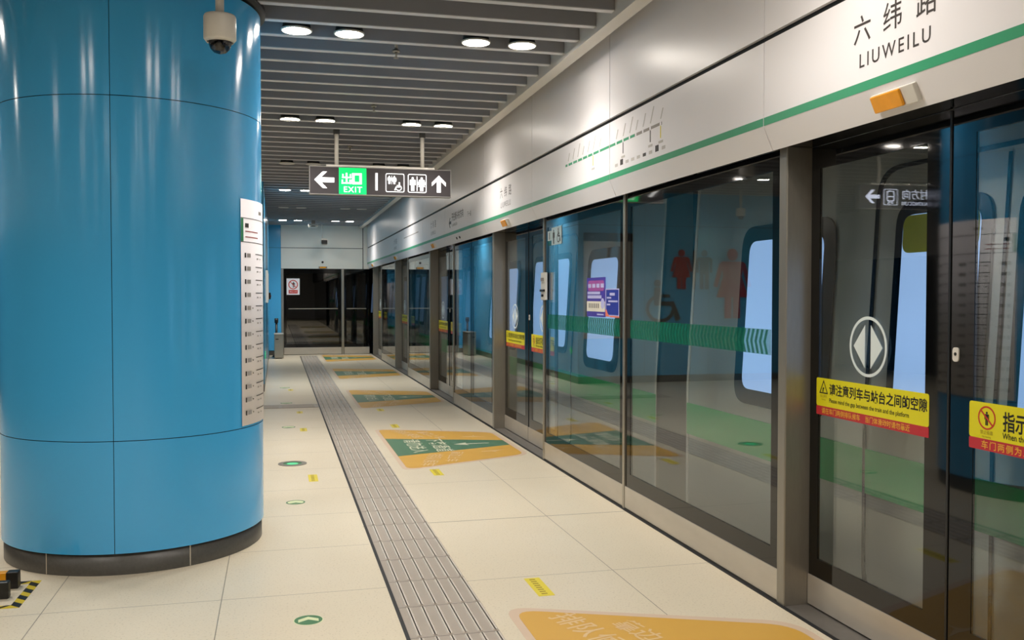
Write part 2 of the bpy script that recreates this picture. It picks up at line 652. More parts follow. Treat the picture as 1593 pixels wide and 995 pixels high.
# metal edge of the platform and the sills of the door bays
BAYS = [(2.03, 4.0), (8.19, 10.2), (12.70, 14.70), (17.33, 19.2), (21.85, 23.75)]
ed = M()
ed.box(PX - .018, PX + .004, 1.0, YE, -.02, .0025)
structure('trim_3', ed, 'dark')
ds = M()
ds.box(PX + .004, DX + .12, 1.0, YE, -.1, .004)
structure('trim_4', ds, 'sill')

# ------------------------------------------------------------------ lamps in the ceiling
ROW_Y = [-6.44, -3.24, -.03, 3.18, 6.39, 9.60, 12.81, 16.02, 19.22, 22.43]
OFF = {12.81, 19.22}
LAMP_X = [.137, .482, 1.352, 1.684]


def make_lamp(x, y, on):
    t = Thing('downlight', '', 'lamp', (x, y, ZS))
    t.part('trim_ring', M().lathe((x, y, ZS), [(.093, .008), (.102, .008), (.102, -.002), (.092, -.004), (.093, .008)], 40), 'white')
    t.part('diffuser', M().lathe((x, y, ZS), [(.0001, .003), (.05, .002), (.092, .0)], 40), 'lamp_on' if on else 'lamp_off')
    t.part('can', M().lathe((x, y, ZS), [(.095, .006), (.075, .12), (.0001, .12)], 32), 'dark')
    return t.o


lamp_on = make_lamp(LAMP_X[0], 6.39, True)
lamp_off = make_lamp(LAMP_X[0], 12.81, False)
ld = bpy.data.lights.new('downlight_beam', 'AREA')
ld.shape = 'DISK'
ld.size = .17
ld.energy = LAMP_W
ld.color = WARM
ld.spread = math.radians(120)
WHICH = ['leftmost of four', 'second from left', 'third from left', 'rightmost of four']
ROWN = {6.39: 'nearest lit row in view', 9.60: 'row just before the exit sign', 12.81: 'dark row just beyond the exit sign',
        16.02: 'lit row beyond the exit sign', 19.22: 'dark row before the end wall', 22.43: 'lit row at the end wall'}
first = {True: True, False: True}
for y in ROW_Y:
    xs = list(LAMP_X) + ([-4.64, -4.98, -2.05, -2.42] if y < 13 else [])
    for i, x in enumerate(xs):
        on = y not in OFF or i >= 4
        src = lamp_on if on else lamp_off
        vis = i < 4 and y in ROWN
        lab = ('%s ceiling lamp %s, %s' % ('lit' if on else 'unlit', WHICH[i], ROWN[y])) if vis else \
            ('round ceiling lamp over the far side of the platform' if i >= 4 else 'round ceiling lamp over the platform behind the viewer')
        grp = ('downlights, ' + ROWN[y]) if vis else ('downlights over the far side' if i >= 4 else 'downlights behind the viewer')
        if abs(x - LAMP_X[0]) < 1e-6 and y in (6.39, 12.81):
            o = src
            o['label'] = lab
        else:
            o = dup(src, (x - src.location.x, y - src.location.y, 0), lab)
        o['group'] = grp
        if on:
            lo = bpy.data.objects.new('downlight_beam', ld)
            COL.objects.link(lo)
            lo.parent = o
            lo.location = (0, 0, -.008)

# ceiling slats: one bar each
SP = .3477
y0 = 6.188
sm = M()
sm.box(XL, 2.03, -.027, .027, ZS + .006, ZS + .20)
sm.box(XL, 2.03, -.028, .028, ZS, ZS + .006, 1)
slat0 = None
k = -17
while y0 + k * SP < YE - .1:
    y = y0 + k * SP
    if slat0 is None:
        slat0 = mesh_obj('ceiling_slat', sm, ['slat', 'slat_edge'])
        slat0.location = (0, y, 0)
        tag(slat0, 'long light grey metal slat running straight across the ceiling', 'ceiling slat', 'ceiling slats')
    else:
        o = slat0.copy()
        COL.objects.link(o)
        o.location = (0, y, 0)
    k += 1

# ------------------------------------------------------------------ round blue column
CX, CY, CR = -.83, 6.06, .74
t = Thing('round_column', 'thick round blue clad column with a dark stone plinth', 'column', (CX, CY, 0))
t.part('core', M().lathe((CX, CY, 0), [(CR - .03, .1), (CR - .03, 3.215)], 64), 'dark')
seam = math.atan2(5.335 - CY, -.850 - CX)
bands = [(.118, .720), (.724, 2.557), (2.561, 3.215)]
for z0, z1 in bands:
    for q in range(4):
        a0 = seam + q * math.pi / 2 + .0022
        a1 = seam + (q + 1) * math.pi / 2 - .0022
        t.part('cladding_panel', M().lathe((CX, CY, 0), [(CR, z0), (CR, z1)], 40, a0, a1), 'blue', fix=False)
pr = CR - .012
t.part('plinth', M().lathe((CX, CY, 0), [(pr, 0), (pr, .118), (pr - .05, .118)], 96), 'plinth')
for ang in (math.atan2(5.43 - CY, -1.219 - CX), math.atan2(5.431 - CY, -.481 - CX)):
    t.part('plinth_joint', M().lathe((CX, CY, 0), [(pr + .001, .002), (pr + .001, .114)], 1, ang - .004, ang + .004), 'steel_flat')
t.part('collar', M().lathe((CX, CY, 0), [(CR - .06, 3.215), (CR - .06, 3.72)], 64), 'dark')
t.part('collar_ring', M().lathe((CX, CY, 0), [(CR - .06, 3.235), (CR + .03, 3.235), (CR + .03, 3.27), (CR - .06, 3.27)], 64), 'dark')

# first train timetable sheet wrapped round the column
PA0 = math.radians(-32.5)
PA1 = PA0 + math.radians(84)
PZ0, PZ1 = .735, 2.066
RS = CR + .004


def curved(m, a0, a1, z0, z1, r, n=None):
    n = n or max(1, int((a1 - a0) / .06))
    m.lathe((CX, CY, 0), [(r, z0), (r, z1)], n, a0, a1)
    return m


t = Thing('timetable_poster', 'tall white timetable sheet wrapped round the side of the blue column', 'poster', (CX + RS, CY, PZ0))
t.part('sheet', M().lathe((CX, CY, 0), [(CR + .0005, PZ0), (RS, PZ0), (RS, PZ1), (CR + .0005, PZ1)], 28, PA0, PA1), 'paper')
W1 = RS + .0012
ln = M()
for z in (1.955, 1.815):
    curved(ln, PA0, PA1, z - .002, z + .002, W1)
t.part('header_rule', ln, 'ink')
t.part('green_tab', curved(M(), PA0, PA0 + .035, 1.818, 1.952, W1), 'green_line')
t.part('green_heading', curved(M(), PA1 - .32, PA1 - .03, 1.82, 1.95, W1), 'pad_g')
blk, pale, rules, rd = M(), M(), M(), M()
curved(blk, PA0 + .06, PA0 + .115, 1.90, 1.925, W1)
for q, z in enumerate((1.875, 1.842)):
    curved(rd, PA0 + .06, PA0 + .30, z, z + .006, W1)
curved(pale, PA0 + .33, PA0 + .42, 1.99, 2.01, W1)
for q in range(13):
    z = 1.735 - q * .0775
    for s in range(3):
        b0 = PA0 + .05 + s * .47
        curved(blk, b0, b0 + .022, z - .012, z + .016, W1)
        curved(pale, b0 + .035, b0 + .095, z - .010, z + .014, W1)
        if q > 3:
            curved(blk, b0 + .12, b0 + .135, z - .004, z + .004, W1)
        curved(rules, b0 + .19, b0 + .42, z + .010, z + .015, W1)
        curved(pale, b0 + .22, b0 + .26, z - .018, z - .010, W1)
        curved(pale, b0 + .30, b0 + .33, z - .018, z - .010, W1)
t.part('dark_print', blk, 'ink')
t.part('pale_print', pale, 'ink_pale')
t.part('red_print', rd, 'brown_tint')
t.part('row_rules', rules, 'ink')


# ------------------------------------------------------------------ surveillance domes
def dome_camera(x, y, zt, label, r=.079, grp=None):
    t = Thing('dome_camera', label, 'security camera', (x, y, zt), grp)
    t.part('pole', M().cyl((x, y, zt), (x, y, 3.72), .021, 20), 'white')
    t.part('housing', M().lathe((x, y, zt), [(.001, 0), (r * .94, 0), (r * .98, -.006), (r, -.012), (r, -.118), (r * .82, -.135), (r * .8, -.128)], 40), 'white')
    t.part('dome', M().lathe((x, y, zt - .128), [(r * .70, 0), (r * .69, -.018), (r * .58, -.040), (r * .36, -.057), (.001, -.064)], 32), 'dome')
    t.part('lens', M().lathe((x, y, zt - .128), [(.026, 0), (.026, -.025), (.018, -.042), (.001, -.046)], 20), 'black_plastic')
    return t


dome_camera(-.268, 4.9, 2.895, 'white dome camera on a short pole hanging in front of the blue column')
dome_camera(-.26, 9.3, 2.93, 'white dome camera hanging behind the column, mirrored in the middle glass screen')
dome_camera(-2.93, 14.5, 2.985, 'far white dome camera near the toilet wall, mirrored faintly in the glass screen')


# ------------------------------------------------------------------ hanging signs
def hanging_sign(name, label, x0, x1, y, z0, z1, rods):
    t = Thing(name, label, 'sign', ((x0 + x1) / 2, y, z0))
    t.part('case', M().box(x0 + .008, x1 - .008, y, y + .09, z0 + .008, z1 - .008), 'sign_black')
    fr = M()
    fr.box(x0, x1, y - .006, y + .096, z1 - .008, z1)
    fr.box(x0, x1, y - .006, y + .096, z0, z0 + .008)
    fr.box(x0, x0 + .008, y - .006, y + .096, z0 + .008, z1 - .008)
    fr.box(x1 - .008, x1, y - .006, y + .096, z0 + .008, z1 - .008)
    t.part('frame', fr, 'sign_frame')
    t.part('mounting_rail', M().box(x0 + .18, x1 - .18, y + .02, y + .07, z1, z1 + .022), 'white')
    for r in rods:
        t.part('rod', M().cyl((r, y + .045, z1 + .02), (r, y + .045, 3.6), .022, 16), 'white')
        t.part('collar', M().cyl((r, y + .045, ZS - .02), (r, y + .045, ZS + .06), .034, 16), 'soffit')
    return t


SY, SX0, SX1, SZ0, SZ1 = 10.2, .340, 1.875, 2.582, 2.884
t = hanging_sign('exit_sign', 'black hanging direction sign with the green EXIT panel', SX0, SX1, SY, SZ0, SZ1, (.632, 1.562))
ps = plane((SX0, SY, SZ0), 'end')
hh = SZ1 - SZ0
cv = hh / 2
t.part('left_arrow', M().plate(xf(ARROW, .158, cv + .005, .21), ps, .0, .004), 'sign_white')
gp = t.part('exit_panel', M().plate(rect(.312, .606, .010, hh - .010), ps, 0, .003), 'sign_green')
chu = M()
u, v, s = .393, .178, .115
B = lambda a, b, c, d: chu.plate(rect(u + a * s, u + b * s, v + c * s, v + d * s), ps, .003, .006)
B(-.07, .07, -.5, .5)
for a in (-.40, .30):
    B(a, a + .12, .04, .40)
    B(a - .04, a + .08 if a < 0 else a + .16, -.5, -.12)
B(-.42, .42, .02, .14)
B(-.46, .46, -.5, -.38)
kou = [rect(.455, .555, v - .058, v + .058)]
chu.ring(rect(.452, .556, v - .060, v + .058), rect(.478, .530, v - .036, v + .036), ps, .003, .006)
t.part('exit_characters', chu, 'sign_white', gp)
t.part('exit_lettering', text_m('EXIT', .088, ps, .459, .030, .0045, bold=.0004, sx=1.02, space=1.12), 'sign_white', gp)
t.part('divider', M().plate(rect(.702, .726, .058, .245), ps, 0, .004), 'sign_white')
for nm, c0 in (('family_toilet_symbol', .915), ('toilet_symbol', 1.158)):
    fm = M()
    fm.ring(rounded(rect(c0 - .102, c0 + .102, .044, .246), .02), rounded(rect(c0 - .095, c0 + .095, .051, .239), .016), ps, 0, .003)
    if c0 < 1:
        for q, sh in ((-.062, MAN), (-.008, WOMAN)):
            figure(fm, sh, ps, c0 + q, .132, .088, 0, .003)
        fm.plate(rect(c0 - .038, c0 - .034, .13, .222), ps, 0, .003)
        wheelchair(fm, ps, c0 + .042, .060, .092, 0, .003, True)
    else:
        figure(fm, MAN, ps, c0 - .050, .064, .150, 0, .003)
        figure(fm, WOMAN, ps, c0 + .049, .064, .150, 0, .003)
        fm.plate(rect(c0 - .0065, c0 + .0015, .062, .222), ps, 0, .003)
    t.part(nm, fm, 'sign_white')
t.part('up_arrow', M().plate(xf(ARROW, 1.398, cv - .005, .185, -math.pi / 2), ps, 0, .004), 'sign_white')

TX1 = -2.03
TX0 = TX1 - 1.9
t = hanging_sign('direction_sign', 'black hanging train direction sign behind the column, mirrored in the door glass', TX0, TX1, SY, SZ0, SZ1, (TX0 + .3, TX1 - .3))
pt = plane((TX0, SY, SZ0), 'end')
t.part('right_arrow', M().plate(xf(ARROW, 1.72, cv, .20, math.pi), pt, 0, .004), 'sign_bright')
ic = M()
ic.ring(rounded(rect(1.36, 1.56, .050, .250), .02), rounded(rect(1.367, 1.553, .057, .243), .016), pt, 0, .003)
ic.ring(rounded(rect(1.405, 1.515, .095, .230), .03), rounded(rect(1.417, 1.503, .107, .218), .025), pt, 0, .003)
ic.plate(rect(1.417, 1.503, .150, .162), pt, 0, .003)
ic.plate([(1.42, .068), (1.44, .068), (1.455, .092), (1.435, .092)], pt, 0, .003)
ic.plate([(1.50, .068), (1.48, .068), (1.465, .092), (1.485, .092)], pt, 0, .003)
t.part('train_symbol', ic, 'sign_bright')
t.part('lettering', merge(text_m('往新兴村方向', .132, pt, 1.30, .140, .001, align='RIGHT', bold=.001),
                          text_m('To XINXINGCUN', .066, pt, 1.30, .052, .001, align='RIGHT', bold=.0012, space=1.1)), 'sign_bright')

# ------------------------------------------------------------------ fascia above the screen doors
FJ = [1.0, 1.98, 4.03, 6.15, 8.19, 10.23, 12.70, 14.73, 17.33, 19.23, 21.85, 24.10]
LIP = [(FX, 2.700), (FX, 2.303), (FX + .05, 2.190), (FX + .062, 2.194), (FX + .02, 2.31), (FX + .02, 2.700)]
NEARNESS = ['beside the viewer', 'over the nearest door bay', 'over the first wide glass screen', 'over the second wide glass screen', 'over the second door bay',
            'over the pair of narrow glass screens', 'over the third door bay', 'over the screen beyond the third door bay', 'over the fourth door bay', 'over the last wide glass screen', 'next to the end wall']
pf = plane((FX, 0, 0), 'east')
for i in range(len(FJ) - 1):
    a, b = FJ[i] + .0038, FJ[i + 1] - .0038
    mid = (a + b) / 2
    t = Thing('header_panel', 'green-striped white header panel ' + NEARNESS[i], 'panel', (FX, mid, 2.19), 'lower fascia panels')
    t.part('panel', M().extrude_y(LIP, a, b), 'fascia')
    t.part('green_stripe', M().plate(rect(-b, -a, 2.305, 2.343), pf, 0, .0015), 'green_line')
    if i in (1, 4, 6, 8):
        c = (BAYS[(1, 4, 6, 8).index(i)][0] + BAYS[(1, 4, 6, 8).index(i)][1]) / 2
        if i == 1:
            t.part('station_name', merge(text_m('六', .118, pf, -3.262, 2.508, 0, bold=.0006), text_m('纬', .118, pf, -3.075, 2.508, 0, bold=.0006), text_m('路', .118, pf, -2.885, 2.508, 0, bold=.0006)), 'ink')
            t.part('latin_name', text_m('LIUWEILU', .078, pf, -3.07, 2.402, 0, bold=.0006, sx=.98, space=1.32), 'ink')
        else:
            t.part('station_name', merge(*[text_m(ch, .118, pf, -c + q * .185, 2.508, 0) for ch, q in zip('六纬路', (-1, 0, 1))]), 'ink')
            t.part('latin_name', text_m('LIUWEILU', .078, pf, -c, 2.402, 0, sx=.98, space=1.32), 'ink')
    if i == 5:
        t.part('direction_arrow', M().plate(xf(ARROW, -12.32, 2.47, .16), pf, 0, .001), 'ink')
        t.part('direction_lettering', merge(text_m('开往新兴村方向', .115, pf, -12.20, 2.49, 0, align='LEFT', bold=.001), text_m('To XINXINGCUN', .05, pf, -12.20, 2.41, 0, align='LEFT'),
                                            text_m('下一站', .075, pf, -11.15, 2.46, 0, align='LEFT')), 'ink')
    if i == 7:
        t.part('line_diagram', M().plate(rect(-17.0, -15.2, 2.535, 2.550), pf, 0, .001), 'grey_line')
    if i in (2, 3):
        lo, hi = (5.24, 6.15) if i == 2 else (6.15, 7.17)
        zl = 2.535
        g, gr, wd, sl_, yl, dk = M(), M(), M(), M(), M(), M()
        if i == 3:
            g.plate(rect(-7.17, -6.16, zl - .008, zl + .010), pf, 0, .001)
            st = [7.10, 6.98, 6.86, 6.74, 6.62, 6.50, 6.36]
        else:
            g.plate(rect(-6.145, -5.68, zl - .008, zl + .010), pf, 0, .001)
            gr.plate(rect(-5.68, -5.24, zl - .008, zl + .010), pf, 0, .001)
            st = [6.02, 5.89, 5.77, 5.66, 5.54, 5.42, 5.26]
        for q, y in enumerate(st):
            wd.plate(circle(-y, zl + .001, .011, 14), pf, .001, .002)
            ht = .06 + .018 * ((q * 7) % 3)
            sl_.plate([(-y - .006, zl + .03), (-y + .008, zl + .03), (-y + .008 + ht * .55, zl + .03 + ht), (-y - .006 + ht * .55, zl + .03 + ht)], pf, 0, .001)
        for y, mt in ((6.50, yl), (5.89, dk), (5.42, dk), (5.26, yl)):
            if lo < y < hi:
                mt.plate(rect(-y - .006, -y + .006, zl - .085, zl - .012), pf, 0, .001)
                sl_.plate(rect(-y - .03, -y + .035, zl - .115, zl - .10), pf, 0, .001)
        if i == 2:
            for q in range(9):
                y = 6.02 - q * .1
                (dk if q in (1, 5, 7) else sl_).plate(rect(-y - .02, -y + .03, 2.385 - .008, 2.385 + (.03 if q in (1, 7) else .012)), pf, 0, .001)
        t.part('line_map', g, 'green_line')
        if gr.v:
            t.part('line_map_passed', gr, 'grey_line')
        t.part('station_dots', wd, 'paper')
        t.part('map_lettering', sl_, 'ink_faint')
        t.part('interchange_marks', yl, 'floor_yellow')
        if dk.v:
            t.part('dark_marks', dk, 'ink')
    ld_ = Thing('fascia_panel', 'plain upper white panel ' + NEARNESS[i], 'panel', (FX, mid, 2.728), 'upper fascia panels')
    ld_.part('panel', M().box(FX, FX + .02, a, b, 2.730, 3.60), 'fascia')

# amber indicator boxes over the door bays
BAYN = ['nearest door bay', 'second door bay', 'third door bay', 'fourth door bay', 'last door bay']
nx = V3((-.113, 0, -.05)).normalized()
for bi, (b0, b1) in enumerate(BAYS):
    c = (b0 + b1) / 2 + .06
    O = V3((FX + .027, c, 2.248))
    pl = (O, V3((0, -1, 0)), V3((-.05, 0, .113)).normalized(), V3((-.113, 0, -.05)).normalized())
    t = Thing('door_indicator', 'amber warning lamp on the header lip above the ' + BAYN[bi], 'lamp', O, 'amber door indicators')
    t.part('housing', M().plate(rounded(rect(-.125, .125, -.036, .036), .006), pl, 0, .022), 'white', bevel=.003)
    t.part('lens', M().plate(rounded(rect(-.115, .055, -.033, .033), .006), pl, .022, .034), 'orange', bevel=.004)
hole = M()
for y in (11.95, 11.75):
    O = V3((FX + .027, y, 2.248))
    pl = (O, V3((0, -1, 0)), V3((-.05, 0, .113)).normalized(), nx)
    solo('lip_sensor', M().plate(circle(0, 0, .016, 16), pl, 0, .012), 'dark', 'small dark round sensor on the header lip past bay two, ' + ('farther' if y > 11.9 else 'nearer') + ' of the two', 'sensor', 'header lip sensors')

# ------------------------------------------------------------------ screen doors
POSTS = [4.0, 10.2, 14.7, 19.2, 23.75]
for q, y in enumerate(POSTS):
    solo('door_post', M().box(PX - .002, DX + .06, y, y + .07, .0, 2.21), 'steel_dark', 'square brushed steel post at the far side of the ' + BAYN[q], 'post', 'steel door posts', bevel=.006)
for y, nm in ((6.15, 'slim pale upright between the two wide glass screens'), (8.18, 'slim pale upright at the near side of the second door bay'), (12.69, 'slim pale upright at the near side of the third door bay'),
              (17.32, 'slim pale upright at the near side of the fourth door bay'), (21.84, 'slim pale upright at the near side of the last door bay')):
    solo('glazing_upright', M().box(PX - .004, PX + .06, y - .018, y + .018, 0, 2.21), 'steel', nm, 'upright', 'slim uprights', bevel=.004)


def pane_unit(t, X, y0, y1, fy0, fy1, zk=.162, zb=.258, zt=2.11, z1=2.205, glass='glass'):
    """border + glass + kick plate of one leaf lying in plane X"""
    b = M()
    T0, T1 = X + .008, X + .020
    b.box(T0, T1, y0, y1, zk, zb)
    b.box(T0, T1, y0, y1, zt, z1)
    b.box(T0, T1, y0, y0 + fy0, zb, zt)
    b.box(T0, T1, y1 - fy1, y1, zb, zt)
    t.part('border', b, 'black')
    t.part('glass', M().box(T0 + .002, T1 - .002, y0 + fy0, y1 - fy1, zb, zt), glass)
    t.part('kick_plate', M().box(X + .002, X + .03, y0, y1, .012, zk), 'steel_flat')


FIX = [(4.072, 6.130, 'first wide glass screen beyond the nearest door bay, mirroring the toilet symbols', True),
       (6.170, 8.160, 'second wide glass screen, carrying the purple and blue posters', True),
       (10.272, 11.472, 'narrow glass screen next to the post of the second door bay', False),
       (11.488, 12.670, 'narrow glass screen at the near side of the third door bay', False),
       (14.772, 17.300, 'glass screen between the third and fourth door bays', False),
       (19.272, 21.820, 'glass screen between the fourth and last door bays', False)]
for y0, y1, lab, band in FIX:
    t = Thing('glass_screen', lab, 'glass screen', (PX, (y0 + y1) / 2, 0), 'fixed glass screens')
    pane_unit(t, PX, y0, y1, .075, .085)
    if band:
        pb = plane((PX + .008, 0, 0), 'east')
        u0, u1 = -(y1 - .085), -(y0 + .078)
        bd = t.part('safety_band', M().plate(rect(u0, u1, 1.205, 1.332), pb, .0005, .0012), 'band')
        ch = M()
        n = int((u1 - u0) / .045)
        for q in range(n):
            a = u0 + .02 + q * .045
            if a + .05 > u1:
                break
            ch.plate([(a + .024, 1.207), (a + .046, 1.207), (a + .022, 1.2685), (a + .046, 1.330), (a + .024, 1.330), (a, 1.2685)], pb, .0014, .002)
        t.part('chevron', ch, 'chev', bd)

# sliding door leaves with their stickers and symbols
pd = plane((DX + .008, 0, 0), 'east')
LINE1 = ('请注意列车与站台之间的空隙', 'Please mind the gap between the train and the platform', '请在车门两侧排队候车    当门体滑动时请勿靠近')
LINE2 = ('指示灯闪烁时请勿上下车', 'When there is flashing, do not get on or off', '车门两侧为上车区 中间为下车区')
STICK = {}


def warning_sticker(t, y_left, kind):
    """y_left: the end nearest the far side"""
    uL = -y_left
    w = .79
    z0, zr, z1 = .938, .980, 1.112
    base = t.part('warning_sticker', M().plate(rounded(rect(uL, uL + w, zr, z1), .012), pd, .0005, .0012), 'yellow')
    t.part('red_strip', M().plate(rounded(rect(uL, uL + w, z0, zr), .006), pd, .0005, .0012), 'red', base)
    L = LINE1 if kind == 1 else LINE2
    n0 = .0014
    if kind == 1:
        t.part('heading', text_m(L[0], .056, pd, uL + .105, 1.043, n0, align='LEFT', bold=.0011, sx=.93), 'black_ink', base)
        t.part('english_line', text_m(L[1], .028, pd, uL + .105, 1.003, n0, align='LEFT', bold=.0002, sx=.90), 'black_ink', base)
        t.part('red_strip_lettering', text_m(L[2], .030, pd, uL + .045, .949, n0, align='LEFT', bold=.0004, sx=1.0), 'gold_ink', base)
        s = M()
        o = [(uL + .025, 1.040), (uL + .095, 1.040), (uL + .060, 1.104)]
        c = (uL + .060, 1.0613)
        i = [(c[0] + (p[0] - c[0]) * .76, c[1] + (p[1] - c[1]) * .76) for p in o]
        s.ring(o, i, pd, n0, n0 + .0006)
        s.plate([(uL + .050, 1.048), (uL + .057, 1.046), (uL + .060, 1.060), (uL + .066, 1.066), (uL + .060, 1.069), (uL + .053, 1.066)], pd, n0, n0 + .0006)
        t.part('warning_triangle', s, 'black_ink', base)
        t.part('small_lettering', merge(text_m('当心夹伤', .014, pd, uL + .060, 1.022, n0), text_m('Warning', .009, pd, uL + .060, 1.009, n0)), 'floor_yellow_ink', base)
    else:
        t.part('heading', text_m(L[0], .074, pd, uL + .165, 1.026, n0, align='LEFT', bold=.0013, sx=.78), 'black_ink', base)
        t.part('english_line', text_m(L[1], .031, pd, uL + .165, .993, n0, align='LEFT', bold=.0003, sx=.85), 'black_ink', base)
        t.part('red_strip_lettering', text_m(L[2], .032, pd, uL + .062, .947, n0, align='LEFT', bold=.0004, sx=1.1, space=1.25), 'gold_ink', base)
        s = M()
        s.ring(circle(uL + .088, 1.057, .043, 32), circle(uL + .088, 1.057, .037, 32), pd, n0, n0 + .0006)
        s.plate([(uL + .060, 1.086), (uL + .055, 1.082), (uL + .116, 1.028), (uL + .120, 1.033)], pd, n0 + .0007, n0 + .0012)
        t.part('prohibition_ring', s, 'red_ink', base)
        f = M()
        figure(f, MAN, pd, uL + .088, 1.030, .050, n0, n0 + .0006)
        t.part('standing_figure', f, 'black_ink', base)
        t.part('small_lettering', merge(text_m('禁止倚靠', .016, pd, uL + .088, .998, n0), text_m('No leaning', .010, pd, uL + .088, .985, n0)), 'floor_yellow_ink', base)


def door_leaf(y0, y1, kind, label, grp):
    t = Thing('sliding_door', label, 'sliding door', (DX, (y0 + y1) / 2, 0), grp)
    meet = .125
    post = .07
    # kind 1: far leaf (meets its mate at y0); kind 2: near leaf (meets at y1)
    pane_unit(t, DX, y0, y1, meet if kind == 1 else post, post if kind == 1 else meet, .155, .245, 2.10)
    yl = y1 - .055 if kind == 1 else y1 - .107
    warning_sticker(t, yl, kind)
    c = -(y1 - .448) if kind == 1 else -(y0 + .448)
    s = M()
    s.ring(circle(c, 1.277, .132, 48), circle(c, 1.277, .119, 48), pd, .0005, .0012)
    for g in (-1, 1):
        s.plate([(c + g * .020, 1.277 - .095), (c + g * .020, 1.277 + .095), (c + g * .102, 1.277)], pd, .0005, .0012)
    t.part('door_symbol', s, 'symbol')
    if kind == 2:
        u = -(y1 - .034)
        lk = t.part('lock', M().plate(rounded(rect(u - .016, u + .016, 1.250, 1.304), .015, 8), pd, 0, .005), 'white')
        t.part('keyhole', M().plate(circle(u, 1.279, .0065, 16), pd, .005, .0065), 'black_plastic', lk)
        t.part('meeting_edge', M().box(DX + .004, DX + .024, y1 - .001, y1 + .010, .012, 2.2), 'black_plastic')
    return t.o


far0 = near0 = None
for q, (b0, b1) in enumerate(BAYS):
    mid = 3.05 if q == 0 else (b0 + b1) / 2
    la = 'far glass leaf of the %s, yellow mind-the-gap sticker' % BAYN[q]
    lb = 'near glass leaf of the %s, yellow flashing-light sticker' % BAYN[q]
    far0 = door_leaf(mid + .003, b1 - .003, 1, la, 'sliding door leaves')
    near0 = door_leaf(b0 + .003, mid - .012, 2, lb, 'sliding door leaves')

# items fixed to the second wide screen
pp = plane((PX + .008, 0, 0), 'east')


def P(t, name, pts, mat, k, under=None):
    return t.part(name, M().plate(pts, pp, .0005 + .0008 * k, .0012 + .0008 * k), mat, under)


t = Thing('notice_poster', 'purple notice with cream block and pink heads stuck on the glass screen', 'poster', (PX, 6.76, 1.34))
a, b = -6.973, -6.545
P(t, 'sheet', rect(a, b, 1.338, 1.638), 'purple', 2)
P(t, 'pink_glow', rounded(rect(a + .03, b - .03, 1.535, 1.615), .03), 'pink', 3)
wm = M()
for q in range(4):
    wm.plate(rect(a + .035 + q * .097, a + .105 + q * .097, 1.560, 1.590), pp, .0040, .0046)
wm.plate(rect(a + .02, a + .31, 1.510, 1.530), pp, .0030, .0036)
wm.plate(rect(a + .02, a + .34, 1.478, 1.502), pp, .0030, .0036)
t.part('text_bars', wm, 'lilac')
P(t, 'cream_block', rect(a, b - .01, 1.378, 1.456), 'cream', 3)
gm = M()
for q in range(6):
    gm.plate(rect(a + .05 + q * .042, a + .075 + q * .042, 1.405, 1.440), pp, .0040, .0046)
t.part('grey_characters', gm, 'grey_line')
P(t, 'emblem', circle(b - .06, 1.44, .04, 20), 'lilac', 4)
P(t, 'footer_text', rect(a + .24, b - .04, 1.352, 1.362), 'lilac', 3)
t = Thing('notice_poster', 'smaller navy blue notice with a coral corner stuck on the glass screen', 'poster', (PX, 6.40, 1.34))
a, b = -6.543, -6.258
P(t, 'sheet', rect(a, b, 1.352, 1.550), 'navy', 2)
fm = M()
fm.ring(rect(a, b, 1.352, 1.550), rect(a + .012, b - .012, 1.358, 1.543), pp, .0030, .0034)
t.part('thin_border', fm, 'lilac')
wm = M()
wm.plate(rect(a + .09, b - .09, 1.500, 1.520), pp, .0030, .0036)
wm.plate(rect(a + .03, a + .12, 1.478, 1.490), pp, .0030, .0036)
wm.plate(rect(a + .06, b - .03, 1.452, 1.465), pp, .0030, .0036)
wm.plate(rect(a + .03, a + .10, 1.428, 1.440), pp, .0030, .0036)
t.part('text_bars', wm, 'lilac')
P(t, 'coral_corner', [(a, 1.345), (a + .09, 1.345), (a + .045, 1.37), (a + .02, 1.395), (a, 1.40)], 'coral', 3)
P(t, 'coral_foot', rect(a + .09, b, 1.342, 1.352), 'coral', 2)
t = Thing('carriage_sticker', 'pale carriage number and wheelchair sticker high on the second glass screen', 'sticker', (PX, 7.85, 1.95))
P(t, 'number_tile', rect(-8.073, -7.96, 1.99, 2.075), 'sticker_pale', 1)
P(t, 'symbol_tile', rect(-7.955, -7.655, 1.945, 2.10), 'sticker_pale', 1)
P(t, 'green_tile', rect(-8.073, -7.96, 1.945, 1.988), 'band', 1)
k = M()
k.plate(rect(-8.025, -8.005, 2.0, 2.062), pp, .0024, .003)
figure(k, MAN, pp, -7.885, 1.955, .125, .0024, .003)
wheelchair(k, pp, -7.745, 1.96, .125, .0024, .003)
t.part('symbols', k, 'ink')
t = Thing('intercom_box', 'narrow beige intercom box on the upright beside the second door bay', 'intercom', (PX - .02, 8.12, 1.46))
pi_ = plane((PX - .004, 0, 0), 'east')
t.part('case', M().plate(rounded(rect(-8.195, -8.045, 1.460, 1.708), .01), pi_, 0, .02), 'white', bevel=.004)
t.part('button_strip', M().plate(rect(-8.185, -8.06, 1.535, 1.555), pi_, .02, .034), 'black_plastic')
t.part('speaker_holes', M().plate(rect(-8.16, -8.10, 1.63, 1.66), pi_, .02, .033), 'grey_line')
t.part('call_button', M().plate(circle(-8.12, 1.50, .012, 16), pi_, .02, .036), 'black_plastic')

# ------------------------------------------------------------------ platform end gate
pg = plane((0, YE + .02, 0), 'end')


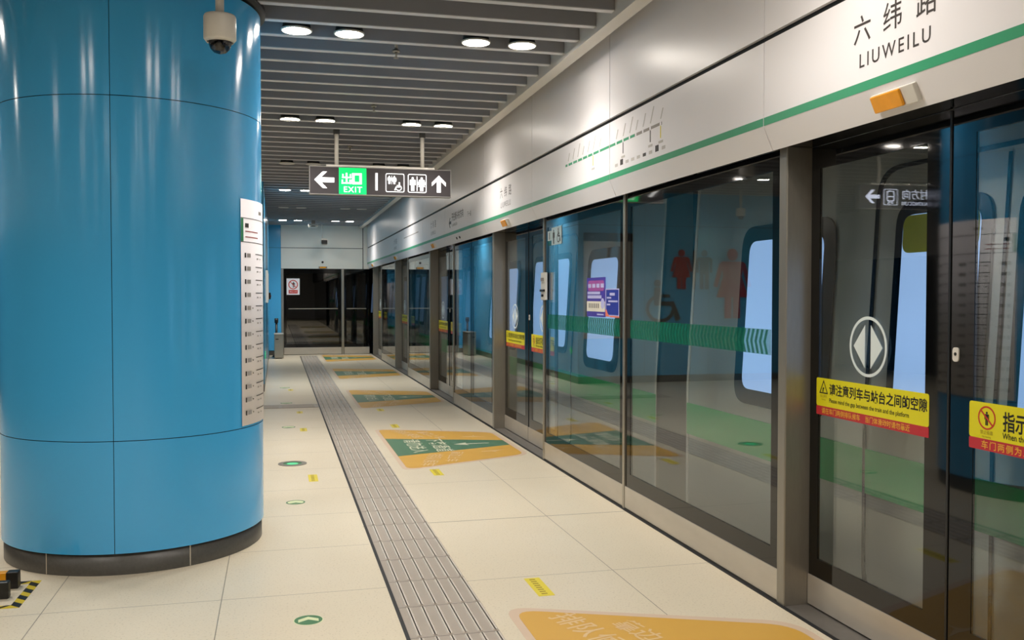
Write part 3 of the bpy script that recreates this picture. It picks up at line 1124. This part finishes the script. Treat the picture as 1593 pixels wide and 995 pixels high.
def gate(x0, x1, label, bar0, bar1):
    t = Thing('glass_gate', label, 'gate', ((x0 + x1) / 2, YE, 0), 'platform end gates')
    y0, y1 = YE + .02, YE + .032
    b = M()
    b.box(x0, x1, y0, y1, .185, .27)
    b.box(x0, x1, y0, y1, 2.06, 2.17)
    b.box(x0, x0 + .06, y0, y1, .27, 2.06)
    b.box(x1 - .06, x1, y0, y1, .27, 2.06)
    t.part('border', b, 'black')
    t.part('glass', M().box(x0 + .06, x1 - .06, y0 + .002, y1 - .002, .27, 2.06), 'glass_dark')
    t.part('kick_plate', M().box(x0, x1, YE + .005, YE + .04, .012, .185), 'steel_flat')
    t.part('push_bar', M().box(bar0, bar1, YE - .02, YE + .02, 1.155, 1.180), 'steel')
    return t


gate(.165, 1.59, 'broad left glass gate at the platform end with the red prohibition notice', .28, 1.50)
g2 = gate(1.665, 2.30, 'narrow right glass gate at the platform end beside the screen doors', 1.72, 2.22)
for x0, x1, lab in ((.10, .16, 'steel gate post against the blue end wall'), (1.595, 1.660, 'steel gate post between the broad and narrow end gates')):
    solo('gate_post', M().box(x0, x1, YE - .01, YE + .1, 0, 2.17), 'steel', lab, 'post', 'end gate posts', bevel=.005)
t = Thing('prohibition_notice', 'white notice with red prohibition ring on the end gate', 'notice', (.395, YE, 1.52))
t.part('sheet', M().plate(rect(.235, .555, 1.52, 1.93), pg, .001, .003), 'paper')
t.part('red_ring', M().ring(circle(.395, 1.775, .118, 32), circle(.395, 1.775, .096, 32), pg, .003, .004).plate([(.322, 1.858), (.310, 1.846), (.468, 1.692), (.480, 1.704)], pg, .0042, .005), 'red_ink')
f = M()
figure(f, MAN, pg, .405, 1.70, .15, .003, .004)
t.part('figure', f, 'ink')
rp = t.part('red_panel', M().plate(rect(.285, .505, 1.552, 1.640), pg, .003, .004), 'red_ink')
t.part('lettering', text_m('禁止入内', .045, pg, .395, 1.580, .004), 'paper', rp)
pe = plane((0, YE, 0), 'end')
t = Thing('door_indicator', 'amber lamp on the end wall header above the broad gate', 'lamp', (1.13, YE, 2.18))
t.part('housing', M().plate(rect(1.03, 1.235, 2.19, 2.235), pe, -.012, .02), 'grey_line')
t.part('lens', M().plate(rounded(rect(1.055, 1.21, 2.193, 2.232), .006), pe, .02, .035), 'orange')
solo('round_sensor', M().plate(circle(1.125, 2.345, .028, 20), pe, 0, .015), 'dark', 'small dark round sensor on the end wall above the amber lamp', 'sensor')
t = Thing('bullet_camera', 'camera with dark face on a thin pole before the end wall', 'security camera', (1.14, 23.6, 2.83))
t.part('pole', M().cyl((1.09, 23.62, 2.90), (1.09, 23.62, 3.6), .014, 12), 'white')
t.part('bracket', M().box(1.06, 1.20, 23.5, 23.75, 2.88, 2.91), 'white')
t.part('body', M().box(1.055, 1.22, 23.42, 23.80, 2.76, 2.88), 'white', bevel=.02)
t.part('face', M().plate(rounded(rect(1.065, 1.21, 2.765, 2.865), .02), plane((0, 23.42, 0), 'end'), 0, .012), 'black_plastic')
t = Thing('ceiling_box', 'small white box hung from the slats near the end wall', 'ceiling unit', (.83, 22.4, 3.13))
t.part('box', M().box(.72, .95, 22.3, 22.6, 3.135, 3.175), 'white', bevel=.006)
t.part('lower_tray', M().box(.73, .92, 22.32, 22.58, 3.095, 3.115), 'white')
t.part('hanger', M().box(.79, .88, 22.42, 22.5, 3.115, 3.5), 'grey_line')

# bin and black post in the corner by the gate
t = Thing('steel_bin', 'slim brushed steel bin standing in the corner by the blue wall', 'bin', (.035, 23.1, 0))
t.part('body', M().box(-.072, .142, 22.78, 23.45, .02, .575), 'steel', bevel=.008)
t.part('lid', M().box(-.075, .145, 22.775, 23.455, .575, .59), 'steel_flat', bevel=.004)
t.part('foot', M().box(-.03, .10, 22.80, 23.40, 0, .03), 'dark')
t.part('slot', M().box(-.04, .03, 22.772, 22.79, .455, .475), 'dark')
t = Thing('black_post', 'thin black post with a thicker head behind the steel bin', 'post', (-.01, 23.6, 0))
t.part('base', M().lathe((-.02, 23.62, 0), [(.001, .03), (.09, .03), (.11, .0)], 24), 'black_plastic')
t.part('pole', M().cyl((-.02, 23.62, .02), (-.02, 23.62, .86), .028, 16), 'black_plastic')
t.part('head', M().cyl((-.02, 23.62, .83), (-.02, 23.62, .94), .046, 18), 'black_plastic')
t = Thing('wall_notice_board', 'white board fixed to the long blue wall, seen edge-on', 'board', (-.195, 17.6, 1.37))
t.part('panel', M().box(-.195, -.155, 17.2, 18.0, 1.37, 1.95), 'white', bevel=.004)
t.part('sheet', M().box(-.155, -.150, 17.25, 17.95, 1.42, 1.90), 'paper')
t = Thing('call_box', 'small black call box on the blue wall behind the white board', 'call box', (-.19, 20.4, 1.42))
t.part('case', M().box(-.195, -.13, 20.3, 20.5, 1.42, 1.56), 'black_plastic', bevel=.005)
t.part('button', M().plate(circle(20.4, 1.49, .02, 16), plane((-.13, 0, 0), 'west'), 0, .008), 'red_ink')

# ------------------------------------------------------------------ toilet wall: board and pictograms
pw = plane((0, 15.02, 0), 'end')
t = Thing('information_board', 'tall grey information board with a black header on the toilet wall', 'board', (-.72, 15.0, .77))
t.part('panel', M().plate(rect(-1.16, -.28, .77, 2.42), pw, .021, .05), 'board')
t.part('header', M().plate(rect(-1.16, -.28, 2.42, 2.56), pw, .021, .055), 'board_head')
t.part('header_arrow', M().plate(xf(ARROW, -.42, 2.49, .07, math.pi), pw, .055, .057), 'grey_line')
for u, v, h, shape, mt, nm, lab in ((-2.07, 1.61, .69, WOMAN, 'wc_red', 'woman_pictogram', 'smaller red woman figure on the blue toilet wall'),
                                     (-2.50, 1.61, .69, MAN, 'wc_grey', 'man_pictogram', 'grey man figure on the blue toilet wall'),
                                     (-3.04, 1.10, 1.23, WOMAN, 'wc_red', 'woman_pictogram', 'large red woman figure on the blue toilet wall')):
    m = M()
    figure(m, shape, pw, u, v, h, .021, .030)
    solo(nm, m, mt, lab, 'pictogram', 'toilet wall pictograms')
solo('divider_bar', M().plate(rect(-2.325, -2.285, 1.61, 2.29), pw, .021, .030), 'wc_grey', 'grey bar between the man and woman figures on the toilet wall', 'pictogram', 'toilet wall pictograms')
m = M()
wheelchair(m, pw, -1.66, 1.03, .74, .021, .030, True)
solo('wheelchair_pictogram', m, 'wc_grey', 'dark wheelchair user figure low on the blue toilet wall', 'pictogram', 'toilet wall pictograms')
pk = plane((-.195, 0, 0), 'west')
solo('evacuation_light', M().plate(xf([(-.5, .15), (-.15, .15), (-.15, .5), (.15, .5), (.15, .15), (.5, .15), (.5, -.15), (.15, -.15), (.15, -.5), (-.15, -.5), (-.15, -.15), (-.5, -.15)], 15.4, .55, .12), pk, 0, .015), 'lens_green', 'small green evacuation light low on the blue wall corner', 'light')

# ------------------------------------------------------------------ floor markings
# ribbed guiding strip
tm = M()
tm.box(.555, .955, -1.0, YE - .5, .0, .004)
y = 23.6
strip = Thing('tactile_strip', 'grey ribbed tactile guiding strip running along the platform', 'tactile paving', (.755, 12, 0))
bars = M()
TL = .41
y = 6.066 - 12 * TL + .0
while y < YE - .6:
    for q in range(6):
        u = .555 + .030 + q * .068
        w = .028
        y0, y1 = y + .012, min(y + TL - .012, YE - .52)
        o = rounded([(u, y0), (u + w, y0), (u + w, y1), (u, y1)], .014, 3)
        top = [(p[0] + (.004 if p[0] < u + w / 2 else -.004), p[1]) for p in o]
        n = len(o)
        bars.add([(p[0], p[1], .004) for p in o] + [(p[0], p[1], .009) for p in top], [list(range(n, 2 * n))] + [(i, (i + 1) % n, (i + 1) % n + n, i + n) for i in range(n)])
    y += TL
strip.part('bars', bars, 'tact_bar')
y = 6.066 - 12 * TL
while y < YE - .6:
    tm.box(.556, .954, y - .0022, y + .0022, .003, .0046, 1)
    y += TL
strip.part('slab', tm, ['tact', 'sill'])
strip.part('edge_groove', M().box(.538, .555, -1.0, YE - .5, 0, .0016), 'dark')
br = Thing('tactile_strip', 'short grey cross strip from the guiding strip towards the blue wall', 'tactile paving', (.17, 12.95, 0))
br.part('slab', M().box(-.9, .535, 12.74, 13.14, 0, .004), 'tact')
bm_ = M()
for q in range(5):
    for s in range(3):
        bm_.box(-.88 + s * .47, -.46 + s * .47, 12.77 + q * .072, 12.80 + q * .072, .004, .008)
br.part('bars', bm_, 'tact_bar')


# queueing pads in front of the door bays
def queue_pad(c, label, grp):
    pf_ = plane((0, c, 0), 'floor')
    t = Thing('queue_marking', label, 'floor marking', (1.68, c, 0), grp)
    out = rounded([(-1.225, 1.085), (-.72, 2.262), (.72, 2.262), (1.225, 1.085)][::-1], .13, 6)
    mg = rounded([(-1.285, 1.045), (-.76, 2.305), (.76, 2.305), (1.285, 1.045)][::-1], .15, 6)
    t.part('clear_edge', M().plate(mg, pf_, 0, .0006), 'pad_edge')
    t.part('amber_field', M().plate(out, pf_, .0006, .0012), 'pad_y')
    t.part('green_wedge', M().plate([(-.53, 1.087), (.56, 1.087), (.155, 2.260), (-.15, 2.260)], pf_, .0012, .0018), 'pad_g')
    t.part('exit_arrow', M().plate([(.0, 1.72), (.085, 1.86), (.02, 1.845), (.012, 2.08), (-.012, 2.08), (-.02, 1.845), (-.085, 1.86)], pf_, .0018, .0023), 'pad_w')
    t.part('green_lettering', merge(text_m('下客通道', .185, pf_, 0, 1.50, .0018, bold=.002, sx=1.1), text_m('请勿进入', .185, pf_, 0, 1.265, .0018, bold=.002, sx=1.1)), 'pad_w')
    am = M()
    for sgn in (-1, 1):
        r = -sgn * math.radians(17)
        am.add(*(lambda k: (k.v, k.f))(text_m('排队候车', .155, pf_, sgn * .80 , 1.31, .0012, bold=.0016, rot=r)))
        am.add(*(lambda k: (k.v, k.f))(text_m('靠边上车', .135, pf_, sgn * .68, 1.55, .0012, bold=.0016, rot=r)))
        am.plate([(sgn * .47, 1.90), (sgn * .45, 2.05), (sgn * .41, 2.14), (sgn * .50, 2.03), (sgn * .56, 2.04), (sgn * .49, 2.00), (sgn * .49, 1.90)], pf_, .0012, .0017)
    t.part('faded_lettering', am, 'pad_faded')
    return t.o


PADC = [3.05, 9.22, 13.72, 18.22, 22.72]
pad0 = None
for q, c in enumerate(PADC):
    lab = 'amber and green queueing marking on the floor before the ' + BAYN[q]
    if pad0 is None:
        pad0 = queue_pad(c, lab, 'queueing floor markings')
    else:
        dup(pad0, (0, c - PADC[0], 0), lab)


# little yellow floor stickers
def yellow_tab(x, y, l, w, label):
    t = Thing('floor_sticker', label, 'sticker', (x, y, 0), 'yellow floor stickers')
    t.part('base', M().box(x - w / 2, x + w / 2, y - l / 2, y + l / 2, 0, .0008), 'floor_yellow')
    m = M()
    n = 8
    for q in range(n):
        yy = y + l / 2 - (q + .9) * l / (n + 1)
        m.box(x - w * .22, x + w * .14, yy - l * .028, yy + l * .028, .0008, .0013)
    t.part('print', m, 'floor_yellow_ink')


for x, y, l, w, lab in ((1.300, 4.59, .30, .085, 'bright yellow strip sticker on the floor before the nearest amber marking'),
                        (1.305, 7.80, .28, .085, 'yellow strip sticker touching the near edge of the second amber marking'),
                        (1.305, 10.70, .28, .085, 'yellow strip sticker touching the far edge of the second amber marking'),
                        (1.305, 12.25, .25, .085, 'faint yellow sticker before the third amber marking'),
                        (.278, 7.80, .30, .075, 'nearest yellow floor sticker between the column and the ribbed strip'),
                        (.278, 10.65, .25, .075, 'second yellow floor sticker left of the ribbed strip, before the cross strip'),
                        (.272, 12.25, .22, .075, 'yellow floor sticker left of the ribbed strip, just before the cross strip'),
                        (.200, 15.2, .22, .075, 'yellow floor sticker left of the ribbed strip, beyond the cross strip')):
    yellow_tab(x, y, l, w, lab)


def floor_arrow(x, y, label, r=.068):
    pn = plane((x, y, 0), 'floor_n')
    t = Thing('floor_arrow', label, 'floor marking', (x, y, 0), 'round green floor arrows')
    t.part('rim', M().plate(circle(0, 0, r, 32), pn, 0, .0007), 'arrow_pale')
    t.part('disc', M().plate(circle(0, 0, r * .94, 32), pn, .0007, .0013), 'arrow_green')
    t.part('chevron', M().plate(xf([(-.68, -.42), (-.68, .12), (0, .62), (.68, .12), (.68, -.42), (0, .06)], 0, 0, r), pn, .0013, .0019), 'arrow_pale')


def inset_arrow(x, y, label, r=.068):
    pn = plane((x, y, 0), 'floor_n')
    t = Thing('floor_arrow', label, 'floor marking', (x, y, 0), 'round green floor arrows')
    t.part('rim', M().ring(circle(0, 0, r, 36), circle(0, 0, r * .84, 36), pn, 0, .0016), 'arrow_green')
    t.part('disc', M().plate(circle(0, 0, r * .84, 32), pn, 0, .0009), 'arrow_pale')
    t.part('chevron', M().plate(xf([(-.6, -.55), (0, -.15), (.6, -.55), (.3, -.7), (-.3, -.7)], 0, 0, r), pn, .0009, .0015), 'arrow_green')


floor_arrow(.131, 4.375, 'nearest round green floor arrow, filled disc with pale chevron')
inset_arrow(.121, 6.91, 'second round floor arrow, pale disc with thin green ring')
t = Thing('floor_light', 'dark ringed green floor light flush with the tiles by the column', 'floor light', (.124, 8.51, 0))
pn = plane((.124, 8.51, 0), 'floor_n')
t.part('ring', M().ring(circle(0, 0, .125, 36), circle(0, 0, .082, 36), pn, 0, .005), 'steel_dark')
t.part('bowl', M().plate(circle(0, 0, .082, 32), pn, 0, .002), 'arrow_green')
t.part('lens', M().plate(circle(0, -.01, .05, 28), pn, .002, .004), 'lens_green')
inset_arrow(.118, 10.9, 'third round floor arrow, grey-green ring before the cross strip', .075)
inset_arrow(.116, 13.35, 'fourth round floor arrow, just beyond the grey cross strip', .08)
inset_arrow(.112, 15.6, 'last round floor arrow, farthest along towards the gate', .08)

# hazard tape and barrier foot by the column
tp = Thing('hazard_tape', 'black and yellow striped tape outline on the floor by the column', 'tape', (-1.5, 5.11, 0))
ty, tb = M(), M()
pn = plane((0, 0, 0), 'floor_n')
X0, X1, Y0, Y1, WD = -2.1, -1.212, 4.890, 5.335, .048


def tape(p, q):
    p, q = V3(p + (0,)), V3(q + (0,))
    d = (q - p).normalized()
    n = V3((-d.y, d.x, 0))
    L = (q - p).length
    ty.plate([tuple(p.to_2d()), tuple(q.to_2d()), tuple((q + n * WD).to_2d()), tuple((p + n * WD).to_2d())], pn, 0, .0007)
    k = .0
    while k < L - .05:
        a, b = k, min(k + .055, L - .045)
        tb.plate([tuple((p + d * a).to_2d()), tuple((p + d * b).to_2d()), tuple((p + d * (b + .045) + n * WD).to_2d()), tuple((p + d * (a + .045) + n * WD).to_2d())], pn, .0007, .0013)
        k += .11


tape((X1, Y0), (X1, Y1))
tape((X1 - WD, Y1), (X0, Y1))
tape((X0, Y0), (X1 - WD, Y0))
tp.part('yellow_tape', ty, 'tape_y')
tp.part('black_stripes', tb, 'black_plastic')
t = Thing('barrier_foot', 'orange barrier foot with black rubber ends inside the striped tape', 'barrier', (-1.5, 5.2, 0))
t.part('bar', M().box(-2.05, -1.352, 5.214, 5.262, .012, .084), 'orange_bar', bevel=.004)
t.part('bar', M().box(-2.05, -1.366, 5.046, 5.084, .012, .080), 'orange_bar', bevel=.004)
t.part('cross_bar', M().box(-1.95, -1.88, 5.084, 5.214, .012, .07), 'orange_bar')
t.part('end_cap', M().box(-1.352, -1.296, 5.210, 5.266, 0, .086), 'black_plastic', bevel=.004)
t.part('end_cap', M().box(-1.366, -1.298, 5.042, 5.088, 0, .084), 'black_plastic', bevel=.006)

# sprinkler heads between the slats
for x, y, lab in ((.835, 6.70, 'small pendant sprinkler head between the nearest lamp rows'), (.875, 8.68, 'small pendant sprinkler head just before the second lit lamp row'), (.84, 11.1, 'small pendant sprinkler head above the hanging exit sign')):
    t = Thing('sprinkler', lab, 'sprinkler', (x, y, 3.2), 'ceiling sprinklers')
    t.part('pipe', M().cyl((x, y, 3.235), (x, y, 3.72), .013, 12), 'steel_dark')
    t.part('escutcheon', M().cyl((x, y, 3.235), (x, y, 3.25), .026, 18), 'steel_dark')
    t.part('deflector', M().cyl((x, y, 3.195), (x, y, 3.235), .009, 10).cyl((x, y, 3.190), (x, y, 3.195), .018, 14), 'steel_dark')


# ------------------------------------------------------------------ the train behind the screens
def xtr(z):
    if z <= .9:
        return 2.70
    if z <= 2.3:
        return 2.70 + (z - .9) * .06
    return 2.784 + (z - 2.3) ** 1.6 * .75


PROF_Z = [-.9, .05, .9, 1.4, 1.9, 2.3, 2.5, 2.7, 2.9, 3.1, 3.3, 3.45]


def side(m, pts, off, thick):
    """outline of (y, z) laid on the leaning side of the train"""
    n = len(pts)
    a = [(xtr(z) - off, y, z) for y, z in pts]
    b = [(xtr(z) - off - thick, y, z) for y, z in pts]
    m.add(a + b, [list(range(n)), list(range(2 * n - 1, n - 1, -1))] + [(i, (i + 1) % n, (i + 1) % n + n, i + n) for i in range(n)])
    return m


def side_ring(m, outer, inner, off, thick):
    n = len(outer)
    f = lambda p, o: (xtr(p[1]) - o, p[0], p[1])
    vs = [f(p, off + thick) for p in outer] + [f(p, off + thick) for p in inner] + [f(p, off) for p in outer] + [f(p, off) for p in inner]
    fs = []
    for i in range(n):
        j = (i + 1) % n
        fs += [(i, j, n + j, n + i), (i, 2 * n + i, 2 * n + j, j), (n + i, n + j, 3 * n + j, 3 * n + i)]
    return m.add(vs, fs)


def dense(pts, step=.12):
    out = []
    for i in range(len(pts)):
        a, b = pts[i], pts[(i + 1) % len(pts)]
        k = max(1, int(math.dist(a, b) / step))
        out += [(a[0] + (b[0] - a[0]) * q / k, a[1] + (b[1] - a[1]) * q / k) for q in range(k)]
    return out


def car(y0, y1, label, doors, windows):
    t = Thing('train_car', label, 'train car', (2.75, (y0 + y1) / 2, -.9), 'metro train cars')
    prof = [(xtr(z), z) for z in PROF_Z] + [(5.2, 3.45), (5.5, 2.9), (5.55, -.9)]
    body = t.part('body', M().extrude_y(prof, y0, y1), 'train')
    t.part('green_stripe', M().box(2.692, 2.70, y0 + .01, y1 - .01, .565, .775), 'train_green')
    t.part('end_edge', M().extrude_y([(xtr(z) - .006, z) for z in PROF_Z[1:9]] + [(xtr(z) + .02, z) for z in PROF_Z[1:9]][::-1], (y1 - .03) if y1 < 7 else y0, y1 if y1 < 7 else y0 + .03), 'white')
    for c in doors:
        out = dense(rounded([(c - .82, .06), (c + .82, .06), (c + .82, 2.10), (c - .82, 2.10)], .16, 6))
        inn = [(c + (p[0] - c) * (.80 / .82), 1.08 + (p[1] - 1.08) * (1.0 / 1.02)) for p in out]
        d = t.part('door', side_ring(M(), out, inn, .001, .008), 'train_dark')
        sp = M()
        side(sp, [(c - .008, .08), (c + .008, .08), (c + .008, .9), (c - .008, .9)], .001, .005)
        side(sp, [(c - .008, .9), (c + .008, .9), (c + .008, 2.06), (c - .008, 2.06)], .001, .005)
        t.part('door_joint', sp, 'train_dark', d)
        for sg in (-1, 1):
            a, b = sorted((c + sg * .07, c + sg * .66))
            t.part('door_window_frame', side(M(), rounded([(a, .94), (b, .94), (b, 1.92), (a, 1.92)], .11, 6), .001, .010), 'train_dark', d)
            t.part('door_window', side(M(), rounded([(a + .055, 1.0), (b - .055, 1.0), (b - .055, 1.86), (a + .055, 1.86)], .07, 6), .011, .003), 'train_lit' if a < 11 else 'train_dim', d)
            if c > 0 and y0 < 0:
              t.part('door_label', side(M(), rounded([(a + .058, 1.69), (b - .058, 1.69), (b - .058, 1.857), (a + .058, 1.857)], .05, 6), .0142, .001), 'train_lime', d)
    for a, b in windows:
        w = t.part('window_frame', side(M(), rounded([(a - .10, .86), (b + .10, .86), (b + .10, 1.91), (a - .10, 1.91)], .14, 6), .001, .010), 'train_dark')
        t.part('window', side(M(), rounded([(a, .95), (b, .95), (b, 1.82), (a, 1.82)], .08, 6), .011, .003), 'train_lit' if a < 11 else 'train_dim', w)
    return t


car(-9.0, 5.84, 'near silver metro car with a green stripe behind the nearest doors', [3.05, -1.45, -5.95], [(4.28, 5.06), (.25, 1.35)])
car(6.36, 33.0, 'far silver metro car with a green stripe behind the distant doors', [9.22, 13.72, 18.22, 22.72, 27.22], [(7.28, 7.95), (10.58, 11.9), (15.1, 16.9), (19.6, 21.4), (24.1, 25.9)])
t = Thing('gangway', 'dark rubber gangway joining the two metro cars', 'gangway', (3.2, 6.1, .2))
gw = M()
for q in range(7):
    y = 5.85 + q * .0725
    gw.box(2.98 + (.03 if q % 2 else 0), 4.9, y, y + .0715, .15, 3.0)
t.part('bellows', gw, 'train_gap')
